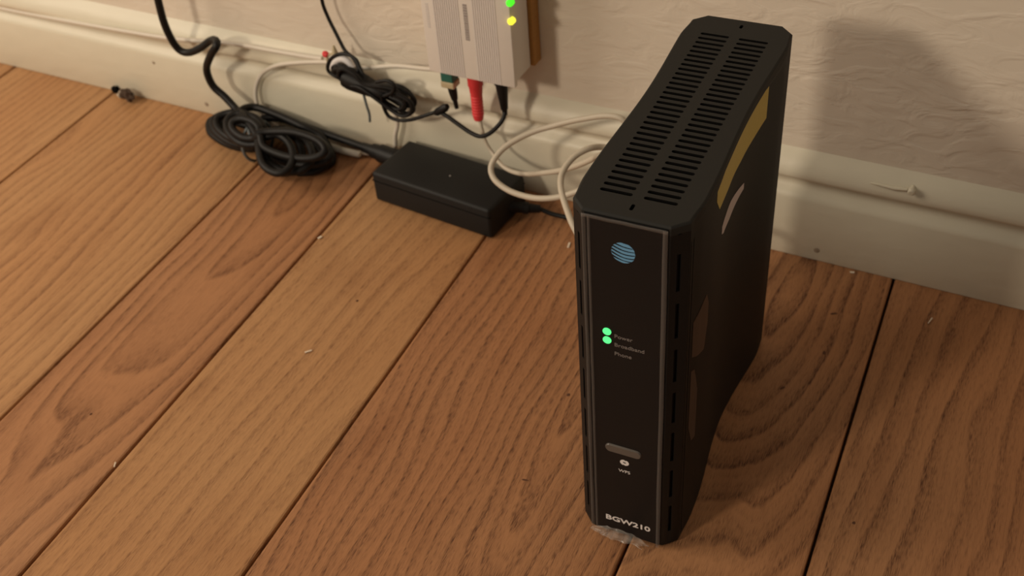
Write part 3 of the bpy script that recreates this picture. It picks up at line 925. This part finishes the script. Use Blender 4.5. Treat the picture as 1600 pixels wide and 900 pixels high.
# rotated small print, too blurred in the photograph to read
random.seed(3)
for (x, z0, z1, w_, m_) in ((0.0004, 0.0325, 0.060, 0.0034, M_MARK), (-0.0312, 0.0370, 0.056, 0.0022, M_ONTRIB)):
    bm = bmesh.new()
    z = z0
    while z < z1:
        h = random.uniform(0.0011, 0.0022)
        box(bm, x - w_ / 2, x + w_ / 2, YF - 0.00012, YF + 0.0002, z, z + h)
        z += h + 0.0003
    obj('small_print', bm, m_, cover)
for z, m_, nm in ((0.0540, M_AMBER, 'yellow light'), (0.0680, M_GREEN2, 'green light')):
    bm = bmesh.new()
    profile_rod(bm, (0.0366, YF + 0.0030, z), (0.0366, YF - 0.0016, z), [(0, 0.0026), (0.7, 0.0026), (1, 0.0018)], 16)
    o_ = obj('indicator_light', bm, m_, ont, smooth=True)
    o_['label'] = nm
bm = bmesh.new()
for x in (-0.0285, -0.0065, 0.0165):
    box(bm, x - 0.007, x + 0.007, YF + 0.007, YF + 0.021, -0.0012, 0.003, 0.0006, 1)
obj('port_rim', bm, M_ONTRIB, ont)

board = thing('mounting_board', 'thin brown board behind the white wall box', 'board', (-0.3888, 0.006, 0.1175))
bm = bmesh.new()
box(bm, -0.034, 0.0375, -0.0056, 0.0056, 0.0, 0.17, 0.0006, 1)
obj('panel', bm, M_WOODEDGE, board)

# ---------------------------------------------------------------- thin cord of the wall box
thin = thing('adapter_cord', 'thin black cord bundled in loops and plugged into the white wall box', 'cord', (-0.49, -0.015, 0.08))
RT = 0.0015
wcord('hanging_cord', [(x, min(y, 0.004), z) for x, y, z in THIN_IN], RT, M_CORD, thin)
wcord('bundled_loops', BUNDLE, 0.0017, M_CORD, thin, per=5, sides=8)
wcord('top_loop', LOOPTOP, RT, M_CORD, thin)
wcord('small_loop', SMALLLOOP, RT, M_CORD, thin)
wcord('low_loop', LOWLOOP, RT, M_CORD, thin)
wcord('outgoing_cord', THIN_OUT, 0.0017, M_CORD, thin)
wcord('tie_tail', TAIL, 0.0011, M_TIE, thin)
bm = bmesh.new()
a, b_ = to_local(thin, [(-0.5160, -0.0165, 0.0855), (-0.4760, -0.0180, 0.0765)])
profile_rod(bm, a, b_, [(0, 0.0050), (0.06, 0.0085), (0.2, 0.0092), (0.5, 0.0080), (0.75, 0.0066), (0.95, 0.0056), (1, 0.004)])
obj('wrap', bm, M_CORD, thin, smooth=True)
bm = bmesh.new()
a, b_ = to_local(thin, [JOINT[0], JOINT[2]])
profile_rod(bm, a, b_, [(0, 0.0018), (0.15, 0.0030), (0.8, 0.0034), (1, 0.0022)])
obj('cord_joint', bm, M_CORD, thin, smooth=True)
bm = bmesh.new()
a, b_ = to_local(thin, [(-0.3688, -0.0195, 0.0835), (-0.3722, -0.0160, 0.1165)])
profile_rod(bm, a, b_, [(0, 0.0019), (0.12, 0.0022), (0.14, 0.0028), (0.75, 0.0048), (0.76, 0.0056), (1, 0.0056)])
obj('barrel_plug', bm, M_CORD, thin, smooth=True)

# ---------------------------------------------------------------- phone plug
gp = thing('phone_plug', 'small teal and clear plug with black boot under the white wall box', 'plug', (-0.4170, -0.015, 0.1))
bm = bmesh.new()
box(bm, -0.0052, 0.0052, -0.005, 0.005, 0.0015, 0.0150, 0.0008, 2)
obj('teal_body', bm, M_TEAL, gp)
bm = bmesh.new()
box(bm, -0.0058, 0.0058, -0.0052, 0.0052, -0.0040, 0.0016, 0.0010, 2)
obj('clear_collar', bm, M_BEIGE, gp)
bm = bmesh.new()
profile_rod(bm, (0.0008, 0, -0.0035), (0.0032, 0.0, -0.0235), [(0, 0.0036), (0.3, 0.0034), (0.6, 0.0026), (0.62, 0.0020), (1, 0.0016)])
obj('boot', bm, M_CORD, gp, smooth=True)

# ---------------------------------------------------------------- network cable with the red boot
net = thing('network_cable', 'off-white network cable with red boot looping behind the black box', 'cable', (-0.32, -0.05, 0.08))
pts = GREY[:8] + [(-0.3087, -0.0500, 0.0678), (-0.2913, -0.0550, 0.0806), (-0.2745, -0.0600, 0.0951), (-0.2544, -0.0620, 0.1100), (-0.2391, -0.0560, 0.1140), (-0.2300, -0.0430, 0.1090), (-0.2400, -0.0300, 0.1010)] + ETH[1:19] + [(-0.2482, -0.0620, 0.0878), (-0.2350, -0.0560, 0.0925), (-0.2330, -0.0470, 0.0950)] + [(-0.2427, -0.0460, 0.0975)] + ETH2[1:11] + [(-0.2500, -0.1350, 0.0760), (-0.2420, -0.1250, 0.0600), (-0.2320, -0.0950, 0.0500), (-0.2100, -0.0650, 0.0500), (-0.1850, -0.0620, 0.0500), (-0.1750, -0.0800, 0.0500), (-0.1740, -0.0930, 0.0500)]
sm = smooth_path([Vector(p) for p in pts], 8)
inv = None
bpy.context.view_layer.update()
inv = net.matrix_world.inverted()
rad = []
for i, p_ in enumerate(sm):
    k = min(1, max(0, (i - 20) / 50))
    rad.append(0.0015 + 0.0007 * k)
bm = bmesh.new()
tube(bm, [inv @ p_ for p_ in sm], rad, 12)
obj('cable', bm, M_GREYCORD, net, smooth=True)
bm = bmesh.new()
a, b_ = Vector((-0.3945, -0.016, 0.0715)), Vector((-0.3942, -0.016, 0.1130))
st = [(0, 0.0036), (0.06, 0.0042)]
for k in range(7):
    t = 0.10 + 0.062 * k
    st += [(t, 0.0044), (t + 0.03, 0.0047), (t + 0.045, 0.0043)]
st += [(0.56, 0.0048), (0.72, 0.0054), (0.74, 0.0060), (1.0, 0.0060)]
profile_rod(bm, inv @ a, inv @ b_, st, 14)
obj('red_boot', bm, M_RED, net, smooth=True)

# ---------------------------------------------------------------- thin white cables along the skirting
wc = thing('ledge_cable', 'thin white cable lying along the top of the skirting from the left', 'cable', (-0.75, -0.002, 0.07))
LC = [(-1.25, 0.0035, 0.0640), (-0.985, 0.0035, 0.0640), (-0.90, 0.0032, 0.0645), (-0.80, -0.0008, 0.0700)] + [(x, -0.0014, z) for x, y, z in WHITE1[5:]]
wcord('cable', LC, 0.0020, M_WHITECORD, wc)
wl2 = thing('white_loop_cable', 'thin white cable looping down the skirting and behind the coiled black cord', 'cable', (-0.55, -0.006, 0.05))
W2P = [(-0.4300, -0.0040, 0.1010)] + [(x, max(min(y, -0.0033), -0.0060), z) for x, y, z in WHITE2[:11]] + [(-0.6060, -0.0040, 0.0060), (-0.5743, -0.0050, 0.0032), (-0.5495, -0.0060, 0.0030), (-0.5320, -0.0081, 0.0030), (-0.5184, -0.0055, 0.0028), (-0.5020, -0.0028, 0.0036), (-0.4880, -0.0028, 0.0120)] + WHITE2[18:]
wcord('cable', W2P, 0.0019, M_WHITECORD, wl2)
bm = bmesh.new()
a, b_ = to_local(wl2, [(-0.5500, -0.0100, 0.0036), (-0.5190, -0.0100, 0.0036)])
profile_rod(bm, a, b_, [(0, 0.0022), (0.05, 0.0030), (0.95, 0.0030), (1, 0.002)])
obj('sleeve', bm, M_WHITECORD, wl2, smooth=True)

sp_ = thing('wire_splice', 'small bare wire splice with red tip above the bundled thin cord', 'connector', (-0.5300, -0.006, 0.093))
bm = bmesh.new()
profile_rod(bm, (-0.0110, 0, 0.0030), (-0.0065, 0, 0.0005), [(0, 0.0012), (0.3, 0.0026), (0.8, 0.0026), (1, 0.0016)])
obj('red_tip', bm, M_RED, sp_, smooth=True)
bm = bmesh.new()
profile_rod(bm, (0.0010, 0, 0.0115), (0.0020, -0.001, -0.0010), [(0, 0.0008), (0.5, 0.0026), (1, 0.0040)], 10)
obj('clear_cone', bm, M_BEIGE, sp_, smooth=True)
bm = bmesh.new()
tube(bm, smooth_path([Vector(q) for q in ((-0.0070, 0, 0.001), (-0.0072, -0.001, -0.004), (-0.0045, -0.002, -0.009), (0.0, -0.003, -0.013))], 5), 0.0010, 8)
tube(bm, smooth_path([Vector(q) for q in ((-0.0060, 0, 0.001), (-0.001, -0.001, 0.004), (0.004, -0.002, 0.001), (0.008, -0.004, -0.004))], 5), 0.0009, 8)
obj('bare_wires', bm, M_BEIGE, sp_, smooth=True)
cl = thing('white_clip', 'small white clip held in the top loop of the bundled thin cord', 'clip', (-0.5230, -0.009, 0.0905))
bm = bmesh.new()
tube(bm, smooth_path([Vector(q) for q in ((-0.0092, 0.001, -0.0062), (-0.0045, 0, 0.0010), (0.0020, 0, 0.0050), (0.0080, 0, 0.0040), (0.0125, 0.0, -0.0010))], 6), 0.0030, 10)
obj('clip', bm, M_WHITEPRINT, cl, smooth=True)

# ---------------------------------------------------------------- small bits
sc = thing('black_knob', 'tiny round black knob at the foot of the skirting on the far left', 'knob', (-0.7987, 0, 0.0048))
bm = bmesh.new()
profile_rod(bm, (0, 0.0, 0), (0, -0.0060, 0), [(0, 0.0022), (0.4, 0.0024), (0.45, 0.0036), (0.85, 0.0036), (1, 0.0024)], 14)
obj('knob', bm, M_SLOT, sc, smooth=True)


def clump(name, label, cat, loc, size, m, seed, flat=1.0):
    bm = bmesh.new()
    bmesh.ops.create_icosphere(bm, subdivisions=3, radius=1.0)
    for v in bm.verts:
        n_ = noise.noise(v.co * 1.7 + Vector((seed, 0, 0))) * 0.6 + noise.noise(v.co * 5 + Vector((seed, 3, 0))) * 0.3
        v.co = v.co * (1 + n_)
        v.co.x *= size[0]
        v.co.y *= size[1]
        v.co.z *= size[2]
    zmin = min(v.co.z for v in bm.verts)
    for v in bm.verts:
        v.co.z -= zmin
    o_ = obj(name, bm, m, None, loc)
    return tag(o_, label, cat)


clump('dust_clump', 'brown clump of dust at the skirting just right of the tiny black knob', 'dust', (-0.7770, -0.0105, 0.0002), (0.0080, 0.0045, 0.0055), M_DUST, 2)
clump('putty_lump', 'pale lump of putty between the tiny black knob and the brown dust clump', 'lump', (-0.7880, -0.0080, 0.0002), (0.0032, 0.0028, 0.0030), M_GREYCORD, 5)

nail = thing('painted_nail', 'cream painted nail stub on the skirting cap right of the black box', 'nail', (-0.0716, 0.0015, 0.0775))
bm = bmesh.new()
profile_rod(bm, (0, 0.0045, 0.001), (0, -0.0035, 0.0005), [(0, 0.0014), (0.5, 0.0016), (0.55, 0.0025), (0.9, 0.0025), (1, 0.0016)], 14)
obj('nail_head', bm, M_TRIM, nail, smooth=True)
bm = bmesh.new()
tube(bm, [Vector(q) for q in ((-0.0030, 0.0005, 0.0), (-0.012, 0.0006, -0.0012), (-0.022, 0.0008, -0.001), (-0.028, 0.0015, -0.0018))], [0.0010, 0.0014, 0.0009, 0.0004], 8)
obj('paint_drip', bm, M_TRIM, nail, smooth=True)

SCR = [('paper_scrap', 'tiny pale scrap in the floor seam at lower left', (-0.4822, -0.3657, 0.0003), (0.0005, 0.0019), 0.5),
       ('paper_scrap', 'tiny pale scrap lying mid floor on the light board', (-0.4249, -0.2284, 0.0003), (0.0005, 0.0026), -0.75),
       ('paper_scrap', 'tiny white sliver on the far right board near the skirting', (-0.0397, -0.0345, 0.0003), (0.0004, 0.0032), -0.2),
       ('paper_scrap', 'tiny pale crumb by the upper left edge of the black box', (-0.3042, -0.0520, 0.0003), (0.0008, 0.0030), 0.2),
       ('paper_scrap', 'tiny pale crumb in the floor seam below the coiled cord', (-0.4900, -0.1164, 0.0003), (0.0009, 0.0016), -0.4),
       ('paper_scrap', 'tiny pale crumb against the skirting right of the black box', (-0.1008, -0.0040, 0.0003), (0.0016, 0.0008), 0.3)]
for k, (nm, lb, lc, sz, rz) in enumerate(SCR):
    bm = bmesh.new()
    box(bm, -sz[0], sz[0], -sz[1], sz[1], 0, 0.0005, 0.0001, 1)
    for v in bm.verts:
        v.co.z += 0.0003 * max(0, v.co.y / sz[1])
        v.co.x += 0.0004 * noise.noise(v.co * 900 + Vector((k, 0, 0)))
    o_ = obj(nm, bm, M_PAPER, None, lc)
    o_.rotation_euler = (0, 0, rz)
    tag(o_, lb, 'scrap')
# thin dark discs on the boards, standing for small pits
for k, (x, y, a, b_, rz) in enumerate(DENT_LIST):
    bm = bmesh.new()
    vs_ = []
    for q in range(12):
        t = 2 * math.pi * q / 12
        rr = 1 + 0.35 * noise.noise(Vector((math.cos(t) * 1.4, math.sin(t) * 1.4, k * 3.1)))
        vs_.append(bm.verts.new((a * rr * math.cos(t), b_ * rr * math.sin(t), 0)))
    bm.faces.new(vs_)
    r2 = bmesh.ops.extrude_face_region(bm, geom=bm.faces[:])
    for v in [g_ for g_ in r2['geom'] if isinstance(g_, bmesh.types.BMVert)]:
        v.co.z += 0.00025
        v.co.x *= 0.8
        v.co.y *= 0.8
    o_ = obj('dark_speck', bm, M_DENT, floor, (x, y, 0.0))
    o_.rotation_euler = (0, 0, rz)
